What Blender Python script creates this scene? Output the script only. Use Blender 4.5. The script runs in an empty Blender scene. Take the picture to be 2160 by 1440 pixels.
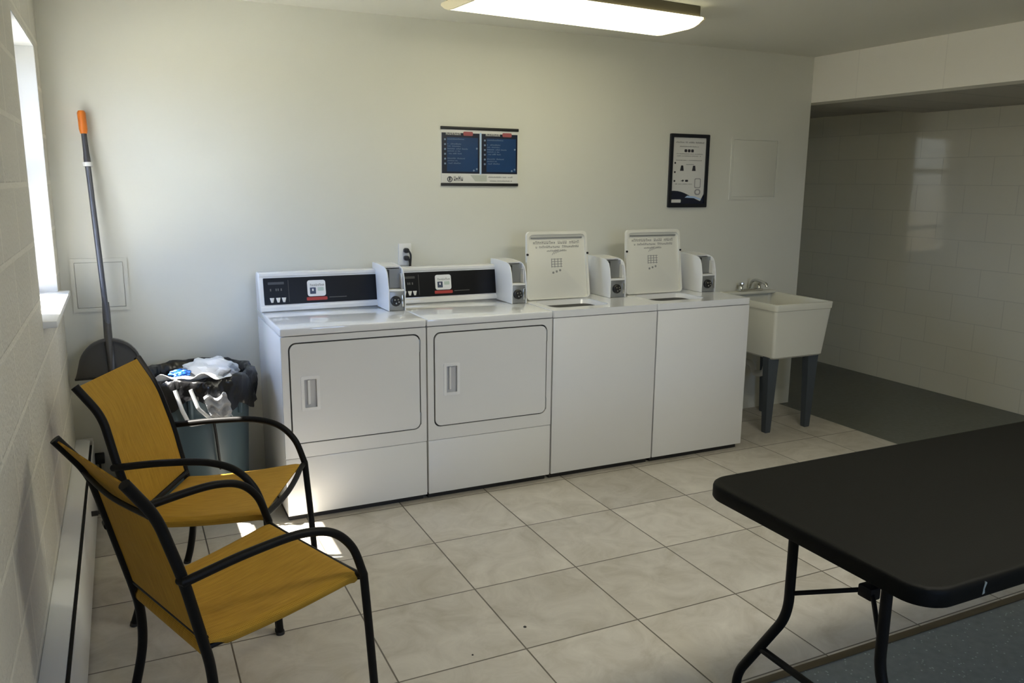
import bpy, bmesh, math, random
from mathutils import Vector, Matrix
from math import sin, cos, pi, radians
S = bpy.context.scene
COL = S.collection
rnd = random.Random(7)

# ------------------------------------------------------------------ camera
YAW, PIT, ROL, FPX = 0.4467, 0.1941, 0.0095, 1711.1
rt = Vector((cos(YAW), -sin(YAW), 0))
fw = Vector((sin(YAW) * cos(PIT), cos(YAW) * cos(PIT), -sin(PIT)))
up = rt.cross(fw)
r2 = rt * cos(ROL) + up * sin(ROL)
u2 = -rt * sin(ROL) + up * cos(ROL)
cam = bpy.data.cameras.new('camera')
cam.sensor_width = 36.0
cam.lens = FPX / 2160 * 36.0
cam.clip_start = 0.05
co = bpy.data.objects.new('camera', cam)
COL.objects.link(co)
M = Matrix((r2, u2, -fw)).transposed().to_4x4()
M.translation = Vector((-0.5933, -3.6194, 1.5621))
co.matrix_world = M
S.camera = co

# ------------------------------------------------------------------ view, sky, sun
S.view_settings.view_transform = 'Standard'
S.view_settings.look = 'None'
S.view_settings.gamma = 1.0
S.view_settings.use_curve_mapping = False
S.view_settings.exposure = 1.85
SKY = 3.4
SUN = 54.0
TUBE = 1.02

w = bpy.data.worlds.new('sky')
S.world = w
w.use_nodes = True
nt = w.node_tree
nt.nodes.clear()
N = nt.nodes.new
tc = N('ShaderNodeTexCoord'); sep = N('ShaderNodeSeparateXYZ'); ramp = N('ShaderNodeValToRGB')
mp = N('ShaderNodeMapRange'); bg = N('ShaderNodeBackground'); ow = N('ShaderNodeOutputWorld')
mp.inputs['From Min'].default_value = -1; mp.inputs['From Max'].default_value = 1
e = ramp.color_ramp.elements
e[0].position = 0.0; e[0].color = (.17, .165, .13, 1)
e[1].position = 1.0; e[1].color = (.33, .53, 1.0, 1)
for p_, c_ in ((.47, (.24, .23, .19, 1)), (.515, (.43, .565, .86, 1)), (.7, (.38, .57, 1.0, 1))):
    q_ = e.new(p_); q_.color = c_
nt.links.new(tc.outputs['Generated'], sep.inputs[0]); nt.links.new(sep.outputs['Z'], mp.inputs['Value'])
nt.links.new(mp.outputs[0], ramp.inputs[0]); nt.links.new(ramp.outputs[0], bg.inputs[0])
bg.inputs[1].default_value = SKY
nt.links.new(bg.outputs[0], ow.inputs[0])

sl = bpy.data.lights.new('sun', 'SUN'); sl.energy = SUN; sl.angle = radians(0.6); sl.color = (1, .95, .86)
so = bpy.data.objects.new('sun', sl); COL.objects.link(so)
so.rotation_euler = Vector((1, -.27, -1.72)).to_track_quat('-Z', 'Y').to_euler()
so.location = (-4, 1, 5)

# ------------------------------------------------------------------ dimensions
XL, XR, XB, YB, YF, ZC = -0.87, 4.988, 3.7135, 0.687, -4.8, 2.406
YH, ZS = 2.7, 2.109
WY0, WY1, WZ0, WZ1 = -0.36, 0.50, 1.06, 2.11      # window opening in the left wall

# ------------------------------------------------------------------ materials
def mat(name, col, rough=.5, metal=0., spec=.5, var=0., vscale=6., bump=0., bscale=40., coat=0., bdist=.002):
    m = bpy.data.materials.new(name); m.use_nodes = True
    t = m.node_tree; b = t.nodes['Principled BSDF']
    b.inputs['Base Color'].default_value = (*col, 1)
    b.inputs['Roughness'].default_value = rough
    b.inputs['Metallic'].default_value = metal
    b.inputs['Specular IOR Level'].default_value = spec
    b.inputs['Coat Weight'].default_value = coat
    tc = t.nodes.new('ShaderNodeTexCoord')
    if var:
        n = t.nodes.new('ShaderNodeTexNoise'); n.inputs['Scale'].default_value = vscale; n.inputs['Detail'].default_value = 5
        mx = t.nodes.new('ShaderNodeMix'); mx.data_type = 'RGBA'
        mx.inputs[6].default_value = (*[c * (1 - var) for c in col], 1)
        mx.inputs[7].default_value = (*[min(1, c * (1 + var)) for c in col], 1)
        t.links.new(tc.outputs['Object'], n.inputs['Vector']); t.links.new(n.outputs['Fac'], mx.inputs[0])
        t.links.new(mx.outputs[2], b.inputs['Base Color'])
    if bump:
        n = t.nodes.new('ShaderNodeTexNoise'); n.inputs['Scale'].default_value = bscale; n.inputs['Detail'].default_value = 4
        bp = t.nodes.new('ShaderNodeBump'); bp.inputs['Strength'].default_value = bump; bp.inputs['Distance'].default_value = bdist
        t.links.new(tc.outputs['Object'], n.inputs['Vector']); t.links.new(n.outputs['Fac'], bp.inputs['Height'])
        t.links.new(bp.outputs[0], b.inputs['Normal'])
    return m

def nd(t, kind, **kw):
    n = t.nodes.new(kind)
    for k, v in kw.items(): setattr(n, k, v)
    return n
def mth(t, op, a, b=None):
    n = t.nodes.new('ShaderNodeMath'); n.operation = op
    for i, v in enumerate((a, b)):
        if v is None: continue
        if isinstance(v, (int, float)): n.inputs[i].default_value = v
        else: t.links.new(v, n.inputs[i])
    return n.outputs[0]

def block_mat(name, col, rough, axis, bw=.4, bh=.2, mortar=.006, groove=.5, gdist=.004, rough_bump=.3, bscale=90, mcol=.86, offz=0., var=.06, bd=.003):
    """painted concrete block: flush joints, grain"""
    m = mat(name, col, rough)
    t = m.node_tree; b = t.nodes['Principled BSDF']
    tc = nd(t, 'ShaderNodeTexCoord'); sp = nd(t, 'ShaderNodeSeparateXYZ'); cb = nd(t, 'ShaderNodeCombineXYZ')
    t.links.new(tc.outputs['Object'], sp.inputs[0])
    t.links.new(sp.outputs[axis], cb.inputs[0])
    t.links.new(mth(t, 'ADD', sp.outputs['Z'], offz), cb.inputs[1])
    br = nd(t, 'ShaderNodeTexBrick'); br.offset = .5
    br.inputs['Scale'].default_value = 1; br.inputs['Mortar Size'].default_value = mortar
    br.inputs['Mortar Smooth'].default_value = .3
    br.inputs['Brick Width'].default_value = bw; br.inputs['Row Height'].default_value = bh
    br.inputs['Color1'].default_value = (*[c * (1 - var) for c in col], 1); br.inputs['Color2'].default_value = (*col, 1)
    br.inputs['Mortar'].default_value = (*[c * mcol for c in col], 1)
    t.links.new(cb.outputs[0], br.inputs['Vector'])
    t.links.new(br.outputs['Color'], b.inputs['Base Color'])
    n = nd(t, 'ShaderNodeTexNoise'); n.inputs['Scale'].default_value = bscale; n.inputs['Detail'].default_value = 6
    t.links.new(tc.outputs['Object'], n.inputs['Vector'])
    b1 = nd(t, 'ShaderNodeBump'); b1.inputs['Strength'].default_value = rough_bump; b1.inputs['Distance'].default_value = bd
    t.links.new(n.outputs['Fac'], b1.inputs['Height'])
    b2 = nd(t, 'ShaderNodeBump'); b2.invert = True; b2.inputs['Strength'].default_value = groove; b2.inputs['Distance'].default_value = gdist
    t.links.new(br.outputs['Fac'], b2.inputs['Height']); t.links.new(b1.outputs[0], b2.inputs['Normal'])
    t.links.new(b2.outputs[0], b.inputs['Normal'])
    return m

def tile_mat():
    m = mat('floor tile', (.4, .38, .34), .38)
    t = m.node_tree; b = t.nodes['Principled BSDF']
    tc = nd(t, 'ShaderNodeTexCoord'); sp = nd(t, 'ShaderNodeSeparateXYZ')
    t.links.new(tc.outputs['Object'], sp.inputs[0])
    u = mth(t, 'DIVIDE', mth(t, 'SUBTRACT', sp.outputs['X'], .5466), .4537)
    v = mth(t, 'DIVIDE', mth(t, 'SUBTRACT', sp.outputs['Y'], -.4715), .4527)
    def edge(x):
        f = mth(t, 'FRACT', x)
        return mth(t, 'MINIMUM', f, mth(t, 'SUBTRACT', 1.0, f))
    d = mth(t, 'MINIMUM', edge(u), edge(v))
    g = nd(t, 'ShaderNodeMapRange'); g.inputs['From Min'].default_value = .0042; g.inputs['From Max'].default_value = .0078
    t.links.new(d, g.inputs['Value'])
    cell = nd(t, 'ShaderNodeCombineXYZ')
    t.links.new(mth(t, 'FLOOR', u), cell.inputs[0]); t.links.new(mth(t, 'FLOOR', v), cell.inputs[1])
    wn = nd(t, 'ShaderNodeTexWhiteNoise'); wn.noise_dimensions = '2D'; t.links.new(cell.outputs[0], wn.inputs['Vector'])
    add = nd(t, 'ShaderNodeVectorMath'); add.operation = 'MULTIPLY_ADD'
    t.links.new(wn.outputs['Color'], add.inputs[0]); add.inputs[1].default_value = (9, 9, 9); t.links.new(tc.outputs['Object'], add.inputs[2])
    n1 = nd(t, 'ShaderNodeTexNoise'); n1.inputs['Scale'].default_value = 6; n1.inputs['Detail'].default_value = 9; n1.inputs['Roughness'].default_value = .66; n1.inputs['Distortion'].default_value = .9
    t.links.new(add.outputs[0], n1.inputs['Vector'])
    r1 = nd(t, 'ShaderNodeValToRGB')
    el = r1.color_ramp.elements
    el[0].position = .28; el[0].color = (.43, .39, .315, 1)
    el[1].position = .74; el[1].color = (.66, .62, .54, 1)
    k = el.new(.5); k.color = (.55, .51, .44, 1)
    t.links.new(n1.outputs['Fac'], r1.inputs[0])
    hsv = nd(t, 'ShaderNodeHueSaturation')
    t.links.new(r1.outputs[0], hsv.inputs['Color'])
    mr = nd(t, 'ShaderNodeMapRange'); mr.inputs['To Min'].default_value = .9; mr.inputs['To Max'].default_value = 1.06
    t.links.new(wn.outputs['Value'], mr.inputs['Value']); t.links.new(mr.outputs[0], hsv.inputs['Value'])
    # fine dirt specks
    n2 = nd(t, 'ShaderNodeTexNoise'); n2.inputs['Scale'].default_value = 55; n2.inputs['Detail'].default_value = 3
    t.links.new(tc.outputs['Object'], n2.inputs['Vector'])
    r2_ = nd(t, 'ShaderNodeMapRange'); r2_.inputs['From Min'].default_value = .66; r2_.inputs['From Max'].default_value = .78; r2_.inputs['To Max'].default_value = .22
    t.links.new(n2.outputs['Fac'], r2_.inputs['Value'])
    mw = nd(t, 'ShaderNodeMix'); mw.data_type = 'RGBA'; mw.inputs[7].default_value = (.7, .68, .62, 1)
    t.links.new(r2_.outputs[0], mw.inputs[0]); t.links.new(hsv.outputs[0], mw.inputs[6])
    mx = nd(t, 'ShaderNodeMix'); mx.data_type = 'RGBA'; mx.inputs[6].default_value = (.12, .10, .075, 1)
    t.links.new(g.outputs[0], mx.inputs[0]); t.links.new(mw.outputs[2], mx.inputs[7])
    t.links.new(mx.outputs[2], b.inputs['Base Color'])
    bp = nd(t, 'ShaderNodeBump'); bp.inputs['Strength'].default_value = .5; bp.inputs['Distance'].default_value = .002
    t.links.new(g.outputs[0], bp.inputs['Height']); t.links.new(bp.outputs[0], b.inputs['Normal'])
    return m

def vinyl_mat(name, base, speck):
    m = mat(name, base, .4)
    t = m.node_tree; b = t.nodes['Principled BSDF']
    tc = nd(t, 'ShaderNodeTexCoord')
    v = nd(t, 'ShaderNodeTexVoronoi'); v.inputs['Scale'].default_value = 110
    t.links.new(tc.outputs['Object'], v.inputs['Vector'])
    sp = nd(t, 'ShaderNodeSeparateColor'); t.links.new(v.outputs['Color'], sp.inputs[0])
    a = mth(t, 'MULTIPLY', mth(t, 'GREATER_THAN', sp.outputs[0], .9), mth(t, 'LESS_THAN', v.outputs['Distance'], .33))
    mx = nd(t, 'ShaderNodeMix'); mx.data_type = 'RGBA'; mx.inputs[6].default_value = (*base, 1); mx.inputs[7].default_value = (*speck, 1)
    t.links.new(a, mx.inputs[0])
    n = nd(t, 'ShaderNodeTexNoise'); n.inputs['Scale'].default_value = 30; n.inputs['Detail'].default_value = 4
    t.links.new(tc.outputs['Object'], n.inputs['Vector'])
    hs = nd(t, 'ShaderNodeHueSaturation'); mr = nd(t, 'ShaderNodeMapRange'); mr.inputs['To Min'].default_value = .7; mr.inputs['To Max'].default_value = 1.3
    t.links.new(n.outputs['Fac'], mr.inputs['Value']); t.links.new(mr.outputs[0], hs.inputs['Value']); t.links.new(mx.outputs[2], hs.inputs['Color'])
    t.links.new(hs.outputs[0], b.inputs['Base Color'])
    return m

def fabric_mat():
    m = mat('mustard sling mesh', (.42, .24, .05), .75, spec=.25)
    t = m.node_tree; b = t.nodes['Principled BSDF']
    tc = nd(t, 'ShaderNodeTexCoord')
    mp = nd(t, 'ShaderNodeMapping'); mp.inputs['Scale'].default_value = (1, 1, 1)
    t.links.new(tc.outputs['UV'], mp.inputs[0])
    w1 = nd(t, 'ShaderNodeTexWave'); w1.bands_direction = 'X'; w1.inputs['Scale'].default_value = 75; w1.inputs['Distortion'].default_value = .6; w1.inputs['Detail Scale'].default_value = 2
    w2 = nd(t, 'ShaderNodeTexWave'); w2.bands_direction = 'Y'; w2.inputs['Scale'].default_value = 75
    for q in (w1, w2): t.links.new(mp.outputs[0], q.inputs['Vector'])
    n = nd(t, 'ShaderNodeTexNoise'); n.inputs['Scale'].default_value = 9; n.inputs['Detail'].default_value = 6
    ms = nd(t, 'ShaderNodeMapping'); ms.inputs['Scale'].default_value = (14, 1.2, 1); t.links.new(tc.outputs['UV'], ms.inputs[0]); t.links.new(ms.outputs[0], n.inputs['Vector'])
    h = mth(t, 'ADD', w1.outputs['Fac'], w2.outputs['Fac'])
    f = mth(t, 'ADD', mth(t, 'MULTIPLY', h, .22), mth(t, 'MULTIPLY', n.outputs['Fac'], .6))
    r = nd(t, 'ShaderNodeValToRGB'); el = r.color_ramp.elements
    el[0].position = .2; el[0].color = (.29, .150, .010, 1); el[1].position = .8; el[1].color = (.60, .345, .040, 1)
    t.links.new(f, r.inputs[0]); t.links.new(r.outputs[0], b.inputs['Base Color'])
    bp = nd(t, 'ShaderNodeBump'); bp.inputs['Strength'].default_value = .3; bp.inputs['Distance'].default_value = .001
    t.links.new(h, bp.inputs['Height']); t.links.new(bp.outputs[0], b.inputs['Normal'])
    return m

def emit_mat(name, col, s):
    m = bpy.data.materials.new(name); m.use_nodes = True
    t = m.node_tree; b = t.nodes['Principled BSDF']
    b.inputs['Base Color'].default_value = (.9, .9, .85, 1)
    b.inputs['Roughness'].default_value = .35
    b.inputs['Emission Color'].default_value = (*col, 1); b.inputs['Emission Strength'].default_value = s
    return m

def glass_mat(name, tint=(1, 1, 1)):
    m = bpy.data.materials.new(name); m.use_nodes = True
    t = m.node_tree; t.nodes.clear()
    o = nd(t, 'ShaderNodeOutputMaterial'); a = nd(t, 'ShaderNodeBsdfTransparent'); g = nd(t, 'ShaderNodeBsdfGlossy')
    a.inputs[0].default_value = (*tint, 1)
    g.inputs['Roughness'].default_value = .02; x = nd(t, 'ShaderNodeMixShader'); f = nd(t, 'ShaderNodeFresnel'); f.inputs[0].default_value = 1.45
    t.links.new(mth(t, 'MULTIPLY', f.outputs[0], .8), x.inputs[0]); t.links.new(a.outputs[0], x.inputs[1]); t.links.new(g.outputs[0], x.inputs[2]); t.links.new(x.outputs[0], o.inputs[0])
    return m

PLASTER = mat('cream plaster', (.74, .738, .665), .5, var=.025, vscale=2.2, bump=.06, bscale=60)
CEIL = mat('ceiling paint', (.73, .72, .64), .7, var=.02, vscale=2, bump=.1, bscale=120)
BLOCKL = block_mat('painted block rough', (.74, .71, .62), .6, 'Y', mortar=.010, groove=.5, gdist=.006, rough_bump=.9, bscale=75, mcol=1.12, bd=.008, offz=.06)
BLOCKR = block_mat('glossy painted block', (.70, .675, .56), .05, 'Y', mortar=.003, groove=.2, gdist=.0015, rough_bump=.02, bscale=14, mcol=.84, offz=.03, var=.02, bd=.002)
BLOCKH = block_mat('header block', (.86, .83, .74), .5, 'Y', bw=.62, bh=.6, mortar=.003, groove=.3, gdist=.002, rough_bump=.08, bscale=60, mcol=.9, offz=.3, var=.015)
TILE = tile_mat()
VINYLF = vinyl_mat('blue grey vinyl', (.19, .21, .205), (.45, .5, .5))
VINYLD = vinyl_mat('dark grey vinyl', (.12, .125, .105), (.16, .16, .14))
STRIP = mat('brown strip', (.085, .062, .03), .5)
WHITEP = mat('white window paint', (.86, .86, .84), .4, bump=.05)
ENAM = mat('white enamel', (.83, .83, .82), .2, coat=.3)
ENAMT = mat('white enamel top', (.86, .87, .88), .09, coat=.6)
CREAM = mat('cream enamel', (.80, .79, .72), .3)
PLASW = mat('white plastic', (.82, .82, .80), .35)
DARKGAP = mat('dark gap fill', (.035, .033, .03), .7)  # dark fill; stands for shade under the machines and in the tubs
BLACK = mat('black panel', (.005, .005, .006), .3, spec=.2)
BLACKP = mat('black plastic', (.012, .012, .013), .45)
GREYM = mat('grey metal', (.33, .34, .34), .35, metal=.6)
CHROME = mat('chrome', (.65, .65, .63), .18, metal=1.)
GREYPRINT = mat('grey print', (.30, .30, .29), .6)
FABRIC = fabric_mat()
FRAME = mat('black powder coat', (.006, .0055, .005), .5, spec=.18, bump=.1, bscale=300)
TABLET = mat('black table plastic', (.005, .005, .004), .62, spec=.12, bump=.25, bscale=260, bdist=.001)
BINP = mat('blue grey bin plastic', (.075, .115, .135), .33, var=.06, vscale=3)
BAG = mat('black bag film', (.010, .010, .011), .24, bump=.4, bscale=35, bdist=.004)
WHITEBAG = mat('white bag film', (.80, .83, .88), .4, bump=.6, bscale=30, bdist=.006)
CLEARBAG = mat('silvery clear bag', (.42, .43, .45), .22, bump=.9, bscale=60, bdist=.006)
BLUE = mat('blue plastic', (.012, .10, .42), .45)
PAPER = mat('white paper', (.85, .86, .87), .6)
SINK = mat('ivory tub plastic', (.74, .73, .64), .32, bump=.03)
SINKLEG = mat('blue grey steel', (.062, .074, .088), .5)
ORANGE = mat('orange grip', (.75, .20, .02), .35)
POLE = mat('grey pole', (.13, .135, .15), .3, metal=.5)
DUST = mat('charcoal dustpan plastic', (.075, .072, .066), .36)
PBLUE = mat('poster blue', (.006, .045, .145), .3, var=.35, vscale=5)
PNAVY = mat('poster navy', (.006, .010, .03), .3)
PWHITE = mat('poster white', (.74, .74, .72), .35)
PTEXT = mat('poster pale text', (.20, .28, .42), .4)
PRED = mat('poster red', (.36, .09, .10), .4)
PDARK = mat('poster ink', (.03, .03, .04), .4)
PGREY = mat('poster grey ink', (.33, .33, .34), .4)
PLBLUE = mat('poster pale blue', (.45, .62, .88), .35)
ALCEIL = block_mat('lay in ceiling panel', (.45, .43, .38), .8, 'Y', mortar=.02, rough_bump=.1)
LENS = emit_mat('fluorescent lens', (1, .945, .64), TUBE)
HOUSESHADE = mat('fixture housing in shade', (.10, .085, .05), .5)  # dark brown puts the housing's unlit side into its colour
RUBBER = mat('rubber foot', (.02, .02, .02), .7)
GLASS = glass_mat('window glass')
GROUND = mat('outside ground', (.20, .20, .17), .9, var=.2, vscale=2)
REDP = mat('red label', (.42, .03, .02), .4)

# ------------------------------------------------------------------ mesh helpers
def obj(name, bm, m, parent=None, smooth=35, kind=None):
    bmesh.ops.recalc_face_normals(bm, faces=bm.faces[:])
    me = bpy.data.meshes.new(name); bm.to_mesh(me); bm.free()
    if smooth:
        for p in me.polygons: p.use_smooth = True
        me.set_sharp_from_angle(angle=radians(smooth))
    for mm in (m if isinstance(m, (list, tuple)) else [m]): me.materials.append(mm)
    o = bpy.data.objects.new(name, me); COL.objects.link(o)
    if parent is not None: o.parent = parent
    if kind: o['kind'] = kind
    return o
def thing(name, label, cat, loc=(0, 0, 0), rz=0., group=None):
    o = bpy.data.objects.new(name, None); o.empty_display_size = .1; COL.objects.link(o)
    o.location = loc; o.rotation_euler = (0, 0, rz); o['label'] = label; o['category'] = cat
    if group: o['group'] = group
    return o
def tag(o, label, cat, group=None):
    o['label'] = label; o['category'] = cat
    if group: o['group'] = group
    return o
def copy_tree(o, parent=None):
    c = o.copy(); COL.objects.link(c)
    if parent is not None: c.parent = parent
    for ch in list(o.children): copy_tree(ch, c)
    return c
B = bmesh.new
def box(bm, x0, x1, y0, y1, z0, z1, bev=0., seg=2, mi=0):
    t = bmesh.new()
    bmesh.ops.create_cube(t, size=1)
    for v in t.verts:
        v.co = Vector((x0 + (v.co.x + .5) * (x1 - x0), y0 + (v.co.y + .5) * (y1 - y0), z0 + (v.co.z + .5) * (z1 - z0)))
    if bev: bmesh.ops.bevel(t, geom=t.edges[:], offset=bev, segments=seg, affect='EDGES', profile=.5)
    return merge(bm, t, mi)
def merge(bm, t, mi=0, mtx=None):
    mp = {}
    for v in t.verts: mp[v] = bm.verts.new(mtx @ v.co if mtx else v.co)
    for f in t.faces:
        try:
            nf = bm.faces.new([mp[v] for v in f.verts]); nf.material_index = mi or f.material_index
        except ValueError: pass
    t.free()
    return bm
def loft(bm, loops, closed=True, cap0=False, cap1=False, mi=0):
    rows = [[bm.verts.new(p) for p in L] for L in loops]
    n = len(rows[0])
    for a, b in zip(rows, rows[1:]):
        for i in range(n if closed else n - 1):
            j = (i + 1) % n
            bm.faces.new((a[i], a[j], b[j], b[i])).material_index = mi
    if cap0: bm.faces.new(rows[0][::-1]).material_index = mi
    if cap1: bm.faces.new(rows[-1]).material_index = mi
    return rows
def tube(bm, pts, r, n=12, cap=True, mi=0, flat=1.):
    pts = [Vector(p) for p in pts]
    T = []
    for i in range(len(pts)):
        d = pts[min(i + 1, len(pts) - 1)] - pts[max(i - 1, 0)]
        T.append(d.normalized())
    a = Vector((0, 0, 1)) if abs(T[0].z) < .9 else Vector((1, 0, 0))
    nrm = T[0].cross(a).normalized()
    loops = []
    for i, p in enumerate(pts):
        if i:
            ax = T[i - 1].cross(T[i])
            if ax.length > 1e-8: nrm = Matrix.Rotation(T[i - 1].angle(T[i]), 3, ax.normalized()) @ nrm
        bn = T[i].cross(nrm)
        rr = r[i] if isinstance(r, (list, tuple)) else r
        loops.append([p + (nrm * cos(2 * pi * k / n) + bn * sin(2 * pi * k / n) * flat) * rr for k in range(n)])
    loft(bm, loops, True, cap, cap, mi)
    return bm
def spline(pts, n=8):
    P = [Vector(p) for p in pts]; P = [2 * P[0] - P[1]] + P + [2 * P[-1] - P[-2]]
    out = []
    for i in range(1, len(P) - 2):
        p0, p1, p2, p3 = P[i - 1:i + 3]
        t0 = 0.; t1 = t0 + max(1e-6, (p1 - p0).length ** .5); t2 = t1 + max(1e-6, (p2 - p1).length ** .5); t3 = t2 + max(1e-6, (p3 - p2).length ** .5)
        for k in range(n):
            t = t1 + (t2 - t1) * k / n
            A1 = p0 * ((t1 - t) / (t1 - t0)) + p1 * ((t - t0) / (t1 - t0)); A2 = p1 * ((t2 - t) / (t2 - t1)) + p2 * ((t - t1) / (t2 - t1)); A3 = p2 * ((t3 - t) / (t3 - t2)) + p3 * ((t - t2) / (t3 - t2))
            B1 = A1 * ((t2 - t) / (t2 - t0)) + A2 * ((t - t0) / (t2 - t0)); B2 = A2 * ((t3 - t) / (t3 - t1)) + A3 * ((t - t1) / (t3 - t1))
            out.append(B1 * ((t2 - t) / (t2 - t1)) + B2 * ((t - t1) / (t2 - t1)))
    out.append(P[-2]); return out
def fillet(pts, r, n=6):
    P = [Vector(p) for p in pts]; out = [P[0]]
    for i in range(1, len(P) - 1):
        a, b, c = P[i - 1:i + 2]
        d1 = (a - b); d2 = (c - b); k = min(r, d1.length * .48, d2.length * .48)
        s, e_ = b + d1.normalized() * k, b + d2.normalized() * k
        for j in range(n + 1):
            t = j / n; out.append(s * (1 - t) ** 2 + b * 2 * t * (1 - t) + e_ * t * t)
    out.append(P[-1]); return out
def rrect(x0, x1, y0, y1, r, n=5):
    out = []
    for cx, cy, a0 in ((x1 - r, y1 - r, 0), (x0 + r, y1 - r, pi / 2), (x0 + r, y0 + r, pi), (x1 - r, y0 + r, 3 * pi / 2)):
        for k in range(n + 1):
            a = a0 + pi / 2 * k / n; out.append((cx + r * cos(a), cy + r * sin(a)))
    return out
def prism(bm, poly, f, a, b, mi=0, bev=0.):
    """poly 2-D loop; f maps (u, v, depth) to 3-D"""
    t = bmesh.new()
    loft(t, [[f(u, v, a) for u, v in poly], [f(u, v, b) for u, v in poly]], True, True, True)
    if bev:
        bmesh.ops.recalc_face_normals(t, faces=t.faces[:])
        es = [e_ for e_ in t.edges if len(e_.link_faces) == 2 and any(len(q.verts) > 4 or len(poly) == 4 for q in e_.link_faces) and e_.calc_face_angle(0) > .6]
        bmesh.ops.bevel(t, geom=es, offset=bev, segments=2, affect='EDGES', profile=.5)
    return merge(bm, t, mi)
def ring(bm, lo, li, f, a, b, mi=0):
    """plate with a hole: outer loop lo, inner loop li, same count"""
    n = len(lo)
    q = [[bm.verts.new(f(u, v, d)) for u, v in L] for L in (lo, li) for d in (a, b)]
    oa, ob, ia, ib = q
    for i in range(n):
        j = (i + 1) % n
        for A, Bq in ((oa, ob), (ob, ib), (ib, ia), (ia, oa)):
            bm.faces.new((A[i], A[j], Bq[j], Bq[i])).material_index = mi
    return bm
def lathe(bm, prof, n=32, c=(0, 0), cap0=True, cap1=True, wob=None, mi=0):
    loops = []
    for k, (r, z) in enumerate(prof):
        L = []
        for i in range(n):
            a = 2 * pi * i / n; rr, zz = (r, z) if not wob else wob(r, z, a, k)
            L.append(Vector((c[0] + rr * cos(a), c[1] + rr * sin(a), zz)))
        loops.append(L)
    loft(bm, loops, True, cap0, cap1, mi); return bm
FXZ = lambda u, v, d: Vector((u, d, v))       # plate facing -y
FXY = lambda u, v, d: Vector((u, v, d))       # plate facing up
FYZ = lambda u, v, d: Vector((d, u, v))       # plate facing -x
def sheet(bm, rows, th=.004):
    """rows of points -> thin two-sided sheet with UVs in metres"""
    uv = bm.loops.layers.uv.verify()
    nr, nc = len(rows), len(rows[0])
    P = [[Vector(p) for p in r] for r in rows]
    nor = [[None] * nc for _ in range(nr)]
    for i in range(nr):
        for j in range(nc):
            du = P[min(i + 1, nr - 1)][j] - P[max(i - 1, 0)][j]; dv = P[i][min(j + 1, nc - 1)] - P[i][max(j - 1, 0)]
            nor[i][j] = du.cross(dv).normalized()
    U = [0.]
    for i in range(1, nr): U.append(U[-1] + (P[i][nc // 2] - P[i - 1][nc // 2]).length)
    V = [0.]
    for j in range(1, nc): V.append(V[-1] + (P[nr // 2][j] - P[nr // 2][j - 1]).length)
    A = [[bm.verts.new(P[i][j] + nor[i][j] * th / 2) for j in range(nc)] for i in range(nr)]
    Bv = [[bm.verts.new(P[i][j] - nor[i][j] * th / 2) for j in range(nc)] for i in range(nr)]
    def face(vs, uvs):
        f = bm.faces.new(vs)
        for l, q in zip(f.loops, uvs): l[uv].uv = q
    for i in range(nr - 1):
        for j in range(nc - 1):
            q = [(V[j], U[i]), (V[j + 1], U[i]), (V[j + 1], U[i + 1]), (V[j], U[i + 1])]
            face((A[i][j], A[i][j + 1], A[i + 1][j + 1], A[i + 1][j]), q)
            face((Bv[i + 1][j], Bv[i + 1][j + 1], Bv[i][j + 1], Bv[i][j]), [q[3], q[2], q[1], q[0]])
    for i in range(nr - 1):
        for j in (0, nc - 1): face((A[i][j], A[i + 1][j], Bv[i + 1][j], Bv[i][j]), [(V[j], U[i])] * 4)
    for j in range(nc - 1):
        for i in (0, nr - 1): face((A[i][j], A[i][j + 1], Bv[i][j + 1], Bv[i][j]), [(V[j], U[i])] * 4)
    return bm

# ------------------------------------------------------------------ the room
def struct(name, bm, m, parent=None, smooth=35):
    return obj(name, bm, m, parent, smooth, None if parent else 'structure')
YT = -1.846   # where the tile stops
struct('floor', box(B(), XL - .2, 3.622, YT, YB + .1, -.1, 0), TILE)
struct('floor_front', box(B(), XL - .2, XR + .1, YF - .1, YT - .026, -.1, 0), VINYLF)
bm = B(); box(bm, 3.622, XR + .1, YT - .026, YH + .1, -.1, -.001); box(bm, .6, 3.622, YB + .1, YH + .1, -.1, -.001)
struct('floor_hall', bm, VINYLD)
struct('trim_1', box(B(), XL, 3.622, YT - .028, YT + .002, -.05, .004, .0015), STRIP)
struct('wall_back', box(B(), XL - .2, XB, YB, YB + .13, 0, ZC), PLASTER)
bm = B()
for a in ((YF - .1, WY0, 0, ZC), (WY1, YB, 0, ZC), (WY0, WY1, 0, WZ0 - .02), (WY0, WY1, WZ1, ZC)):
    box(bm, XL - .2, XL, a[0], a[1], a[2], a[3])
struct('wall_left', bm, BLOCKL, smooth=0)
struct('wall_right', box(B(), XR, XR + .1, YF, YH, 0, ZC), BLOCKR)
FW = (.3, 1.3, 1.0, 2.1)   # added unseen window behind the camera, for fill light
bm = B()
for a in ((XL - .2, FW[0], 0, ZC), (FW[1], XR + .1, 0, ZC), (FW[0], FW[1], 0, FW[2]), (FW[0], FW[1], FW[3], ZC)):
    box(bm, a[0], a[1], YF - .12, YF, a[2], a[3])
struct('wall_front', bm, PLASTER, smooth=0)
struct('ceiling', box(B(), XL - .2, XR + .1, YF - .1, YB + .13, ZC, ZC + .1), CEIL)
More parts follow.
